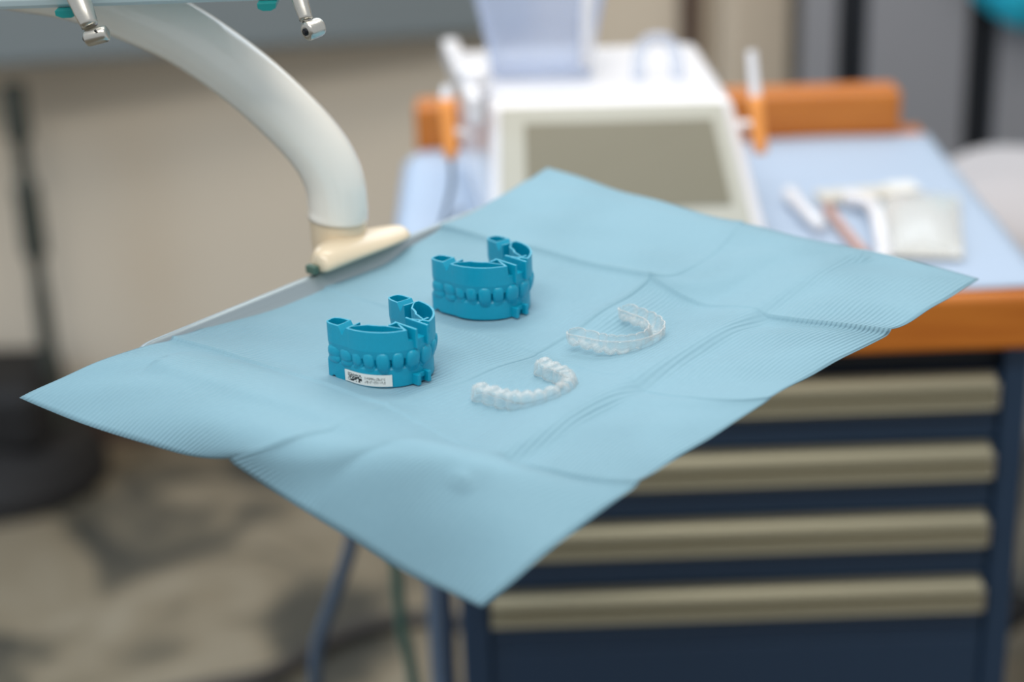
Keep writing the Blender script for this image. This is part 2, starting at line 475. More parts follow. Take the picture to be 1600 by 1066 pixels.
slab('screen', 0.135, 0.895, 0.15, 0.74, 0.0031, 0.0040, 'screen', 0.0, bz)
obj('side_rail', hexa(bmesh.new(), hx([(0.233, 0.665, -0.046), (0.246, 0.665, -0.046), (0.222, 0.885, -0.040), (0.206, 0.885, -0.040),
                                       (0.233, 0.665, -0.020), (0.246, 0.665, -0.020), (0.222, 0.885, -0.018), (0.206, 0.885, -0.018)])), 'white', dv, bevel=0.004, segs=3)
# loop handle on the top
bm = bmesh.new()
tube(bm, hx(smooth_path([(0.388, 0.76, -0.034), (0.389, 0.762, -0.012), (0.397, 0.765, 0.000), (0.412, 0.765, 0.001), (0.421, 0.762, -0.010), (0.424, 0.76, -0.034)], 24)), 0.006, 12)
obj('loop_handle', bm, 'clear', dv, smooth=True)
# instrument holders at both sides
for side, xs in (('left', -1), ('right', 1)):
    if xs < 0:
        p0, p1 = (0.2135, 0.69, -0.028), (0.2165, 0.675, -0.078)
        bar = [(0.2145, 0.69, -0.055), (0.236, 0.69, -0.062)]
    else:
        p0, p1 = (0.4855, 0.69, -0.035), (0.489, 0.675, -0.083)
        bar = [(0.468, 0.69, -0.060), (0.485, 0.69, -0.060)]
    h = obj('instrument_clip', tube(bmesh.new(), hx(smooth_path([p0, tuple((np.array(p0) + np.array(p1)) / 2), p1], 8)), [0.0055, 0.0062, 0.0062, 0.006, 0.006, 0.0062, 0.0062, 0.005], 14), 'orange', dv, smooth=True)
    h['label'] = 'orange instrument clip'
    obj('clip_bracket', tube(bmesh.new(), hx(bar), 0.004, 10), 'white', h)
    top = (np.array(p0) + (np.array(p0) - np.array(p1)) * 0.80) if xs > 0 else np.array(p0) + np.array((0.002, 0.004, 0.012))
    obj('instrument_handle', tube(bmesh.new(), hx([p0, tuple(top)]), [0.0052, 0.0042], 12), 'white', h)
bm = bmesh.new()
tube(bm, hx(smooth_path([(0.2165, 0.675, -0.078), (0.216, 0.672, -0.10), (0.208, 0.670, -0.13), (0.204, 0.672, -0.1455), (0.212, 0.70, -0.1465), (0.222, 0.74, -0.1465)], 30)), 0.0022, 8)
obj('cable', bm, 'hose_blue', dv, smooth=True)

# clear water tank standing on the device
tk = thing('water_tank', 'clear plastic water tank standing on the white device', 'tank', (0.300, 0.80, H - 0.0305))
bm = bmesh.new()
def rr(cx, cy, hw, hd, z, n=6, r=0.012):
    out = []
    for sx, sy, a0 in ((1, 1, 0), (-1, 1, 90), (-1, -1, 180), (1, -1, 270)):
        for k in range(n + 1):
            a = math.radians(a0 + 90 * k / n)
            out.append(bm.verts.new((cx + sx * (hw - r) + r * math.cos(a), cy + sy * (hd - r) + r * math.sin(a), z)))
    return out
rings = [rr(0, 0, 0.046, 0.035, 0.000), rr(0, 0, 0.050, 0.038, 0.030), rr(0, 0, 0.060, 0.044, 0.080), rr(0, 0, 0.064, 0.048, 0.130)]
for a, b in zip(rings, rings[1:]):
    m_ = len(a)
    for k in range(m_): bm.faces.new((a[k], a[(k + 1) % m_], b[(k + 1) % m_], b[k]))
bm.faces.new(rings[0][::-1])
o = obj('tank_body', bm, 'clear', tk, smooth=True)
md = o.modifiers.new('thick', 'SOLIDIFY'); md.thickness = 0.002
bm = bmesh.new(); tube(bm, [(0.040, -0.043, 0.012), (0.042, -0.048, 0.06), (0.048, -0.053, 0.125)], 0.006, 10)
obj('tank_spine', bm, 'white', tk, smooth=True)
bm = bmesh.new(); lathe(bm, [(0.012, 0.0), (0.014, 0.004), (0.014, 0.022), (0.009, 0.026)], 20, (-0.060, -0.075, 0.0))
o = obj('white_bottle_cap', bm, 'white', None, (0.300, 0.80, H - 0.0325)); tag(o, 'small white cap on the device beside the clear tank', 'cap')

# pouches and instruments on the cabinet bib, right of the device
ZC = H - 0.1515
pw = thing('instrument_pouch', 'cream paper and clear film instrument pouch on the pale blue bib', 'pouch', (0.632, 0.665, ZC), math.radians(-12))
obj('paper_back', box(bmesh.new(), -0.034, 0.034, -0.085, 0.085, 0.0, 0.002), 'paper', pw, bevel=0.0008)
bm = bmesh.new(); rows = []
for i in range(13):
    rows.append([bm.verts.new((-0.033 + 0.066 * i / 12, -0.084 + 0.168 * j / 16, 0.0025 + 0.014 * math.sin(math.pi * i / 12) ** 0.7 * math.sin(math.pi * j / 16) ** 0.5 + 0.002 * math.sin(i * 2.2 + j))) for j in range(17)])
for i in range(12):
    for j in range(16): bm.faces.new((rows[i][j], rows[i + 1][j], rows[i + 1][j + 1], rows[i][j + 1]))
obj('film_front', bm, 'film', pw, smooth=True)
def bent(name, label, cat, pts, r, m, tipr=None):
    loc = Vector(pts[0]); loc.z = 0
    path = smooth_path(pts, 26)
    t = thing(name, label, cat, tuple(Vector(pts[0])))
    n = len(path)
    obj('shaft', tube(bmesh.new(), [Vector(p) - Vector(pts[0]) for p in path], [r] * n, 14), m, t, smooth=True)
    tip = path[-1]; d = Vector(path[-1]) - Vector(path[-2]); d.normalize()
    bm = bmesh.new(); lathe(bm, [(r * 1.0, -0.001), (r * 1.25, 0.0), (r * 1.25, 0.008), (r * 0.9, 0.010)], 14, Vector(tip) - Vector(pts[0]), d)
    obj('tip', bm, m, t)
    return t
bent('suction_tube', 'bent glossy white suction tube lying next to the cream pouch', 'tube', [(0.577, 0.56, ZC + 0.007), (0.584, 0.60, ZC + 0.008), (0.591, 0.66, ZC + 0.012), (0.592, 0.70, ZC + 0.011), (0.583, 0.725, ZC + 0.007)], 0.0068, 'white')
bent('mirror_handle', 'short bright white instrument handle nearest the screen device', 'instrument', [(0.540, 0.655, ZC + 0.0062), (0.534, 0.69, ZC + 0.007), (0.528, 0.742, ZC + 0.0062)], 0.006, 'white')
bent('copper_instrument', 'copper pink instrument lying between the two white tools', 'instrument', [(0.566, 0.585, ZC + 0.0045), (0.560, 0.64, ZC + 0.005), (0.556, 0.70, ZC + 0.0045)], 0.0042, 'pink')
pk = thing('paper_packet', 'small cream paper packet behind the copper instrument', 'packet', (0.600, 0.752, ZC), math.radians(8))
obj('packet_body', box(bmesh.new(), -0.048, 0.048, -0.014, 0.014, 0.0, 0.006), 'paper', pk, bevel=0.002)
obj('packet_flap', box(bmesh.new(), 0.020, 0.047, -0.013, 0.013, 0.006, 0.0085), 'label', pk, bevel=0.001)

# stool with white cover, right of the cabinet
sl = thing('covered_stool', 'stool with crumpled white cover and blue back beside the cabinet', 'stool', (0.93, 1.18, 0))
bm = bmesh.new()
rings = []
for k, (rr_, z) in enumerate(((0.17, 0.54), (0.19, 0.57), (0.195, 0.61), (0.185, 0.645), (0.15, 0.67), (0.09, 0.682), (0.03, 0.685))):
    rings.append([bm.verts.new(((rr_ + 0.010 * math.sin(5 * a + k)) * math.cos(a), (rr_ + 0.010 * math.sin(7 * a + 2 * k)) * math.sin(a), z + 0.010 * math.sin(4 * a + k * 1.3) * (rr_ / 0.19))) for a in (2 * math.pi * i / 40 for i in range(40))])
for a, b in zip(rings, rings[1:]):
    for i in range(40): bm.faces.new((a[i], a[(i + 1) % 40], b[(i + 1) % 40], b[i]))
bm.faces.new(rings[0][::-1]); bm.faces.new(rings[-1])
obj('seat_cover', bm, 'cloth', sl, smooth=True)
obj('back_support', hexa(bmesh.new(), [(0.04, 0.20, 0.63), (0.27, 0.18, 0.63), (0.27, 0.23, 0.63), (0.04, 0.25, 0.63), (0.04, 0.22, 0.72), (0.27, 0.20, 0.72), (0.27, 0.24, 0.72), (0.04, 0.26, 0.72)]), 'blue', sl, bevel=0.015, segs=3)
obj('back_bar', tube(bmesh.new(), [(0.05, 0.05, 0.53), (0.10, 0.20, 0.54), (0.13, 0.225, 0.64)], 0.010, 10), 'chrome', sl)
obj('column', lathe(bmesh.new(), [(0.03, 0.10), (0.03, 0.35), (0.02, 0.36), (0.02, 0.545)], 18), 'chrome', sl)
for k in range(5):
    a = 2 * math.pi * k / 5
    l = obj('leg', tube(bmesh.new(), [(0.02 * math.cos(a), 0.02 * math.sin(a), 0.11), (0.22 * math.cos(a), 0.22 * math.sin(a), 0.065)], [0.02, 0.012], 10), 'rubber', sl)
    obj('castor', lathe(bmesh.new(), [(0.02, -0.01), (0.028, -0.008), (0.028, 0.008), (0.02, 0.01)], 14, (0.22 * math.cos(a), 0.22 * math.sin(a), 0.028), (-math.sin(a), math.cos(a), 0)), 'rubber', l)

# hoses and cables
def hose(name, label, pts, r, m):
    o = obj(name, tube(bmesh.new(), smooth_path(pts, 40), r, 12), m, smooth=True)
    return tag(o, label, 'hose')
hose('hose', 'slate blue hose hanging down left of the drawer cabinet', [(0.178, 0.63, H - 0.213), (0.150, 0.625, H - 0.26), (0.130, 0.61, H - 0.34), (0.112, 0.60, H - 0.415), (0.0906, 0.60, H - 0.475), (0.0737, 0.60, H - 0.522), (0.068, 0.60, H - 0.58), (0.07, 0.62, 0.20), (0.10, 0.66, 0.05), (0.16, 0.72, 0.0065)], 0.0065, 'hose_blue')
hose('hose', 'green hose hanging down between slate hose and cabinet', [(0.182, 0.66, H - 0.212), (0.165, 0.63, H - 0.26), (0.152, 0.605, H - 0.35), (0.1510, 0.60, H - 0.44), (0.153, 0.60, H - 0.505), (0.160, 0.60, H - 0.56), (0.166, 0.61, 0.22), (0.158, 0.66, 0.06), (0.15, 0.76, 0.0055)], 0.0055, 'hose_green')
hose('floor_cable', 'thick dark cable curving across the marbled floor', [(-0.30, 1.14, 0.011), (-0.15, 1.19, 0.011), (-0.07, 1.22, 0.011), (0.0, 1.295, 0.011), (0.06, 1.335, 0.011), (0.12, 1.35, 0.011), (0.20, 1.33, 0.011)], 0.011, 'cable')

# ------------------------------------------------------------------ instrument tray
TA = math.radians(50.2)                                      # the tray's long side
tr = thing('instrument_tray', 'shallow stainless steel tray under the blue bib', 'tray', (0.0522, 0.0328, H), TA)
# local x along the back rim, local -y towards the photographer's right
LX, LY, R0 = 0.350, 0.250, 0.022
def rrect(x0, x1, y0, y1, r, n=7):
    out = []
    for cx, cy, a0 in ((x1 - r, y1 - r, 0), (x0 + r, y1 - r, 90), (x0 + r, y0 + r, 180), (x1 - r, y0 + r, 270)):
        for k in range(n + 1):
            a = math.radians(a0 + 90 * k / n); out.append((cx + r * math.cos(a), cy + r * math.sin(a)))
    return out
bm = bmesh.new(); rings = []
for ins, z in ((0.016, -0.0060), (0.0165, -0.0048), (0.010, -0.001), (0.003, 0.0095), (0.0015, 0.0112), (0.0, 0.0112), (0.0, 0.0100), (0.0018, 0.0085), (0.009, -0.0022), (0.016, -0.0060)):
    rings.append([bm.verts.new((x, y, z)) for x, y in rrect(ins, LX - ins, -LY + ins, -ins, max(R0 - ins * 0.6, 0.008))])
for a, b in zip(rings[1:], rings[2:]):
    n = len(a)
    for k in range(n): bm.faces.new((a[k], a[(k + 1) % n], b[(k + 1) % n], b[k]))
bm.faces.new(rings[1]); bm.faces.new(rings[-1][::-1])
bmesh.ops.delete(bm, geom=rings[0], context='VERTS')
rim = obj('tray_pan', bm, 'steel', tr, smooth=True)
# ------------------------------------------------------------------ blue bib on the tray
BIB = [[[0.0002, 0.0134, -0.005], [0.0622, -0.03, -0.01], [0.1226, -0.0689, -0.008], [0.1433, -0.0887, -0.012], [0.1641, -0.1085, -0.016], [0.2045, -0.1372, -0.03], [0.2464, -0.1773, -0.032]], [[0.0412, 0.0225, 0.01], [0.1009, -0.0122, 0.0125], [0.1648, -0.0855, 0.0125], [0.1832, -0.0975, 0.0125], [0.2007, -0.1009, 0.0125], [0.2409, -0.1322, 0.0125], [0.2794, -0.1712, -0.006]], [[0.079, 0.0456, 0.0125], [0.1392, 0.0148, 0.004], [0.1996, -0.0353, 0.003], [0.219, -0.0631, 0.003], [0.2383, -0.0908, 0.003], [0.2797, -0.127, 0.008], [0.3204, -0.136, 0.006]], [[0.1088, 0.1048, 0.004], [0.1749, 0.0542, 0.0025], [0.2358, -0.0035, 0.0025], [0.2535, -0.021, 0.0025], [0.2711, -0.0386, 0.0025], [0.313, -0.0752, 0.011], [0.3557, -0.0945, 0.008]], [[0.1504, 0.1477, 0.003], [0.211, 0.0917, 0.0025], [0.2771, 0.0304, 0.003], [0.2882, 0.0201, 0.0023], [0.2993, 0.0099, 0.0015], [0.346, -0.0523, 0.011], [0.3927, -0.054, 0.01]], [[0.1866, 0.1901, 0.004], [0.2479, 0.1365, 0.0025], [0.3095, 0.0724, 0.003], [0.3278, 0.0574, 0.0025], [0.3432, 0.0455, 0.0025], [0.3845, 0.0095, 0.011], [0.4269, -0.0086, 0.006]], [[0.2222, 0.2179, 0.0125], [0.2858, 0.1841, 0.005], [0.3462, 0.1299, 0.006], [0.3616, 0.1088, 0.0035], [0.377, 0.0878, 0.001], [0.4215, 0.0426, 0.011], [0.47, 0.0346, 0.006]], [[0.2591, 0.2751, 0.014], [0.3195, 0.221, 0.0135], [0.3761, 0.1418, 0.011], [0.3953, 0.1297, 0.0135], [0.4146, 0.127, 0.0135], [0.458, 0.0973, 0.0135], [0.499, 0.0609, 0.01]], [[0.2925, 0.3262, 0.018], [0.3555, 0.2641, 0.014], [0.4111, 0.2072, 0.013], [0.4307, 0.1906, 0.0125], [0.4503, 0.174, 0.012], [0.4952, 0.1464, 0.009], [0.5386, 0.1192, 0.004]]]
US = [0.05625 * i for i in range(9)]
VS = [0, 0.0825, 0.165, 0.19, 0.215, 0.2725, 0.33]
BN = np.array(BIB)
def lag(t):                                                   # quadratic through three nodes, t in 0..1
    return np.array([(1 - t) * (1 - 2 * t), 4 * t * (1 - t), t * (2 * t - 1)])
def bib_pt(u, v):
    i = min(int(u / 0.1125), 3); tu = (u - 0.1125 * i) / 0.1125
    j = 0 if v < 0.165 else (1 if v < 0.215 else 2)
    v0, v1 = VS[2 * j], VS[2 * j + 2]; tv = (v - v0) / (v1 - v0)
    wu, wv = lag(tu), lag(tv)
    p = np.einsum('i,j,ijk->k', wu, wv, BN[2 * i:2 * i + 3, 2 * j:2 * j + 3])
    edge = min(u, 0.45 - u, 0.06) / 0.06
    w = 0.0006 * math.sin(u * 61 + v * 37) * math.sin(v * 53 - u * 17) + 0.0005 * math.sin(u * 130 - v * 75 + 1) * (0.4 + 0.6 * math.sin(v * 29) ** 2)
    # folds pressed into the sheet stand up as narrow ridges
    for c, q in ((0.1125, 0.0026), (0.225, 0.0010), (0.3375, 0.0030)):
        w += q * (math.exp(-(u - c) / 0.014) if u >= c else math.exp(-(c - u) / 0.0013))
    q = 0.0012 + 0.0014 * math.exp(-((u - 0.30) / 0.05) ** 2) + 0.0012 * math.exp(-((u - 0.04) / 0.04) ** 2)
    w += q * (math.exp(-(0.165 - v) / 0.010) if v <= 0.165 else math.exp(-(v - 0.165) / 0.0013))
    w += 0.0030 * math.exp(-((v - 0.165 - (u - .225) * .1) / 0.010) ** 2) * math.exp(-((u - 0.29) / 0.035) ** 2)
    p[2] += w
    # the sheet climbs over the tray's rim on the three sides it covers
    dx, dy = p[0] - 0.0522, p[1] - 0.0328
    a = dx * math.cos(TA) + dy * math.sin(TA); b = dx * math.sin(TA) - dy * math.cos(TA)
    e = 1e9
    if -0.02 < b < LY + 0.01: e = min(abs(a), abs(a - LX)) if b > 0.03 else abs(a - LX) if a > LX - 0.05 and b > -0.01 else 1e9
    if -0.01 < a < LX + 0.01: e = min(e, abs(b - LY))
    inside = 0 < a < LX and 0 < b < LY
    need = 0.0130 - (0.36 if inside else 3.0) * (math.sqrt(e * e + 0.0001) - 0.010)
    floor_z = -0.003 if inside else -1
    need = max(need, floor_z)
    k = 0.0075; h_ = max(k - abs(p[2] - need), 0) / k
    p[2] = max(p[2], need) + h_ * h_ * k * 0.25
    return p
def grid(n, marks, length):
    s = set(round(length * k / n, 5) for k in range(n + 1))
    for c in marks:
        for d in (-0.005, -0.0033, -0.0022, -0.0011, 0, 0.0011, 0.0022, 0.0033, 0.005): s.add(round(c + d, 5))
    s = sorted(s); out = [s[0]]
    for q in s[1:]:
        if q - out[-1] > 0.0006: out.append(q)
    out[-1] = length
    return out
gu = grid(120, (0.1125, 0.225, 0.3375), 0.45); gv = grid(90, (0.165,), 0.33)
bm = bmesh.new(); uvl = bm.loops.layers.uv.new('uv'); uvs = {}; rows = []
for u in gu:
    row = []
    for v in gv:
        p = bib_pt(u, v); q = bm.verts.new((p[0], p[1], H + p[2])); uvs[q] = (u, v); row.append(q)
    rows.append(row)
for i in range(len(gu) - 1):
    for j in range(len(gv) - 1):
        f = bm.faces.new((rows[i][j], rows[i][j + 1], rows[i + 1][j + 1], rows[i + 1][j]))
        for l in f.loops: l[uvl].uv = uvs[l.vert]
o = obj('dental_bib', bm, 'bib', smooth=True)
md = o.modifiers.new('thick', 'SOLIDIFY'); md.thickness = 0.0004; md.offset = -1
tag(o, 'light blue creased paper bib spread over the instrument tray', 'bib')

# ------------------------------------------------------------------ arm of the dental unit
un = thing('instrument_bridge', 'cream curved plastic arm carrying the tray from an overhead instrument bridge', 'dental unit', (0.16, 0.19, H))
def U(p): return Vector(p) - Vector((0.16, 0.19, 0))
path = smooth_path([(0.1597, 0.19, 0.0315), (0.1605, 0.19, 0.040), (0.1592, 0.19, 0.0556), (0.1526, 0.19, 0.0728), (0.1382, 0.19, 0.0926), (0.1128, 0.19, 0.1195), (0.0816, 0.19, 0.145), (0.0545, 0.19, 0.1604), (0.0167, 0.19, 0.177), (-0.03, 0.19, 0.187)], 60)
obj('arm', tube(bmesh.new(), [U(p) for p in path], 0.0184, 32), 'plastic', un, smooth=True)
bm = bmesh.new(); lathe(bm, [(0.0165, 0.0125), (0.0172, 0.0135), (0.0174, 0.0325), (0.0170, 0.0335)], 36, U((0.1597, 0.19, 0.0)))
obj('collar', bm, 'plastic_warm', un, smooth=False)
# foot clamped over the rim, long side along the tray
ft = obj('foot', bmesh.new(), 'plastic_warm', un)
me = ft.data; bm = bmesh.new()
c, s = math.cos(TA), math.sin(TA)
def rimpt(a, b, z): return U((0.0522 + a * c - b * s, 0.0328 + a * s + b * c, z))
secs = []
for a, hgt, b0, b1 in ((0.150, 0.010, -0.007, 0.004), (0.152, 0.0135, -0.010, 0.008), (0.164, 0.0145, -0.011, 0.016), (0.182, 0.0125, -0.011, 0.022), (0.202, 0.0105, -0.011, 0.022), (0.222, 0.0085, -0.009, 0.016), (0.231, 0.0075, -0.005, 0.008)):
    z0 = 0.0118
    secs.append([bm.verts.new(rimpt(a, b0 - 0.002, z0)), bm.verts.new(rimpt(a, b0 - 0.001, z0 + hgt * 0.45)), bm.verts.new(rimpt(a, b0 + 0.004, z0 + hgt * 0.85)), bm.verts.new(rimpt(a, (b0 + b1) / 2, z0 + hgt)),
                 bm.verts.new(rimpt(a, b1 - 0.004, z0 + hgt * 0.85)), bm.verts.new(rimpt(a, b1, z0 + hgt * 0.3)), bm.verts.new(rimpt(a, b1, z0))])
for A, B in zip(secs, secs[1:]):
    for k in range(7): bm.faces.new((A[k], A[(k + 1) % 7], B[(k + 1) % 7], B[k]))
bm.faces.new(secs[0][::-1]); bm.faces.new(secs[-1])
bmesh.ops.recalc_face_normals(bm, faces=bm.faces); bm.to_mesh(me); bm.free()
md = ft.modifiers.new('sub', 'SUBSURF'); md.levels = 2; md.render_levels = 2
for p in me.polygons: p.use_smooth = True
bm = bmesh.new(); hexa(bm, [rimpt(0.1455, -0.004, 0.0116), rimpt(0.150, -0.004, 0.0116), rimpt(0.150, 0.004, 0.0116), rimpt(0.1455, 0.004, 0.0116), rimpt(0.1455, -0.004, 0.017), rimpt(0.150, -0.004, 0.017), rimpt(0.150, 0.004, 0.017), rimpt(0.1455, 0.004, 0.017)])
obj('clamp_pad', bm, 'hose_green', un, bevel=0.001)
# the bridge slab from which the handpieces hang
bm = bmesh.new(); hexa(bm, [U(p) for p in ((-0.30, 0.125, 0.1790), (0.150, 0.125, 0.1790), (0.125, 0.26, 0.186), (-0.30, 0.26, 0.186), (-0.30, 0.120, 0.235), (0.148, 0.120, 0.235), (0.123, 0.26, 0.235), (-0.30, 0.26, 0.235))])
obj('bridge_slab', bm, 'plastic_cool', un, bevel=0.006, segs=3)
for x, w in ((0.026, 0.0062), (0.136, 0.0052)):
    bm = bmesh.new(); poly = [(-w, 0.0), (w, 0.0), (w * 0.95, -0.0026), (w * 0.4, -0.0040), (-w * 0.4, -0.0040), (-w * 0.95, -0.0026)]
    a = [bm.verts.new(U((x + p, 0.118, 0.1800 + q))) for p, q in poly]; b = [bm.verts.new(U((x + p, 0.145, 0.1800 + q))) for p, q in poly]
    bm.faces.new(a); bm.faces.new(b[::-1])
    for k in range(6): bm.faces.new((a[k], a[(k + 1) % 6], b[(k + 1) % 6], b[k]))
    p = obj('holder_pad', bm, 'teal_rubber', un); p['label'] = 'teal rubber holder pad'

# ------------------------------------------------------------------ handpieces
def handpiece(label, neck0, neck1, head_c, head_axis, hr, hl, dots, radii):
    t = thing('dental_handpiece', label, 'handpiece', (head_c[0], head_c[1], H + head_c[2]), 0, 'handpieces hanging from the bridge')
    hc = Vector(head_c)
    n0, n1 = Vector(neck0) - hc, Vector(neck1) - hc
    d = (n0 - n1)
    ext = n0 + d * 1.6
    pts = [n1, n1 + d * 0.12, n1 + d * 0.5, n0, ext]
    obj('neck', tube(bmesh.new(), [tuple(p) for p in pts], radii, 28), 'chrome', t, smooth=True)
    A = Vector(head_axis).normalized()
    bm = bmesh.new()
    lathe(bm, [(hr * 0.55, -hl / 2), (hr * 0.86, -hl / 2 + 0.0003), (hr, -hl / 2 + 0.0012), (hr, hl / 2 - 0.0022), (hr * 0.93, hl / 2 - 0.0008), (hr * 0.75, hl / 2), (hr * 0.3, hl / 2 + 0.0003)], 32, (0, 0, 0), A)
    h = obj('head', bm, 'chrome', t, smooth=False)
    md = h.modifiers.new('bevel', 'BEVEL'); md.width = 0.0004; md.segments = 2; md.limit_method = 'ANGLE'
    for p in h.data.polygons: p.use_smooth = len(p.vertices) == 4
    bm = bmesh.new(); lathe(bm, [(hr * 0.40, 0.0), (hr * 0.40, -0.0010), (hr * 0.30, -0.0014)], 20, A * (-hl / 2 + 0.0003), A)
    ring = obj('chuck_ring', bm, 'chrome_dark', h)
    bm = bmesh.new(); lathe(bm, [(hr * 0.20, 0.0), (hr * 0.20, -0.0016), (hr * 0.15, -0.0018)], 16, A * (-hl / 2 + 0.0003), A)
    obj('chuck_hole', bm, 'ink', h)
    for q in dots:
        q = Vector(q) - hc
        bm = bmesh.new(); bmesh.ops.create_icosphere(bm, subdivisions=2, radius=0.00075)
        bmesh.ops.translate(bm, verts=bm.verts, vec=q)
        obj('spray_port', bm, 'ink', t, smooth=True)
    return t
handpiece('silver handpiece at far left with its head seen side on', (0.0358, 0.110, 0.1876), (0.0418, 0.102, 0.1745), (0.0452, 0.100, 0.1695), (1.0, -0.12, 0.24), 0.0046, 0.0132,
          [(0.0372, 0.1045, 0.1728), (0.0458, 0.0953, 0.1733)], [0.0044, 0.0050, 0.0056, 0.0062, 0.0085])
handpiece('silver handpiece whose head shows a dark chuck hole', (0.1552, 0.110, 0.1845), (0.1590, 0.103, 0.1735), (0.1626, 0.1005, 0.1690), (0.72, 0.66, 0.12), 0.0052, 0.0110,
          [(0.1577, 0.1022, 0.1750), (0.1556, 0.1040, 0.1732), (0.1575, 0.1005, 0.1729)], [0.0034, 0.0037, 0.0041, 0.0046, 0.0070])

# ------------------------------------------------------------------ dental arch geometry (millimetres)
def arch(a, b, arm, splay, n):
    """centre line of a dental arch: half ellipse in front (+y), straight arms behind; returns points, normals, arc length"""
    P = [(a + splay * (1 - k / 30), -arm * (1 - k / 30)) for k in range(30)]
    P += [(a * math.cos(q), b * math.sin(q)) for q in (math.pi * k / 90 for k in range(91))]
    P += [(-a - splay * (k + 1) / 30, -arm * (k + 1) / 30) for k in range(30)]
    P = np.array(P, float)
    s = np.r_[0, np.cumsum(np.linalg.norm(np.diff(P, axis=0), axis=1))]
    t = np.linspace(0, s[-1], n)
    Q = np.c_[np.interp(t, s, P[:, 0]), np.interp(t, s, P[:, 1])]
    T = np.gradient(Q, axis=0); T /= np.linalg.norm(T, axis=1)[:, None]
    N = np.c_[T[:, 1], -T[:, 0]]                              # outwards
    return Q, N, t

def loft(bm, Q, N, secs, k=0.001, close_ring=True):
    rows = []
    for q, n, sec in zip(Q, N, secs):
        rows.append([bm.verts.new(((q[0] + n[0] * o) * k, (q[1] + n[1] * o) * k, z * k)) for o, z in sec])
    m = len(rows[0])
    for A, B in zip(rows, rows[1:]):
        for i in range(m if close_ring else m - 1):
            bm.faces.new((A[i], A[(i + 1) % m], B[(i + 1) % m], B[i]))
    if close_ring:
        bm.faces.new(rows[0]); bm.faces.new(rows[-1][::-1])
    return bm

TEETH = [10.0, 9.6, 7.0, 7.0, 7.6, 6.6, 8.2]                  # second molar ... central incisor
def tooth_mesh(w, dep, hgt, point):
    bm = bmesh.new(); nu, nv = 14, 10; rows = []
    for j in range(nv + 1):
        f = -math.pi / 2 + math.pi * j / nv; row = []
        for i in range(nu):
            a = 2 * math.pi * i / nu
            cf = abs(math.cos(f)) ** 0.5
            sg = lambda c: math.copysign(abs(c) ** 0.62, c)
            z = math.copysign(abs(math.sin(f)) ** 0.8, math.sin(f)) * hgt / 2
            tz = z / hgt + 0.5
            taper = 0.70 + 0.30 * math.sin(math.pi * min(max(0.18 + tz * 0.62, 0), 1)) 
            x = sg(math.cos(a)) * cf * w / 2 * taper; y = sg(math.sin(a)) * cf * dep / 2
            z -= point * (1 - min(1, abs(x) / (w / 2))) * max(0, 0.5 - tz) * 2
            row.append(bm.verts.new((x * .001, y * .001, z * .001)))
        rows.append(row)
    for A, B in zip(rows, rows[1:]):
        for i in range(nu):
            try: bm.faces.new((A[i], A[(i + 1) % nu], B[(i + 1) % nu], B[i]))
            except ValueError: pass
    bmesh.ops.remove_doubles(bm, verts=bm.verts, dist=1e-6)
    bmesh.ops.recalc_face_normals(bm, faces=bm.faces)
    me = bpy.data.meshes.new('tooth'); bm.to_mesh(me); bm.free()
    for p in me.polygons: p.use_smooth = True
    return me

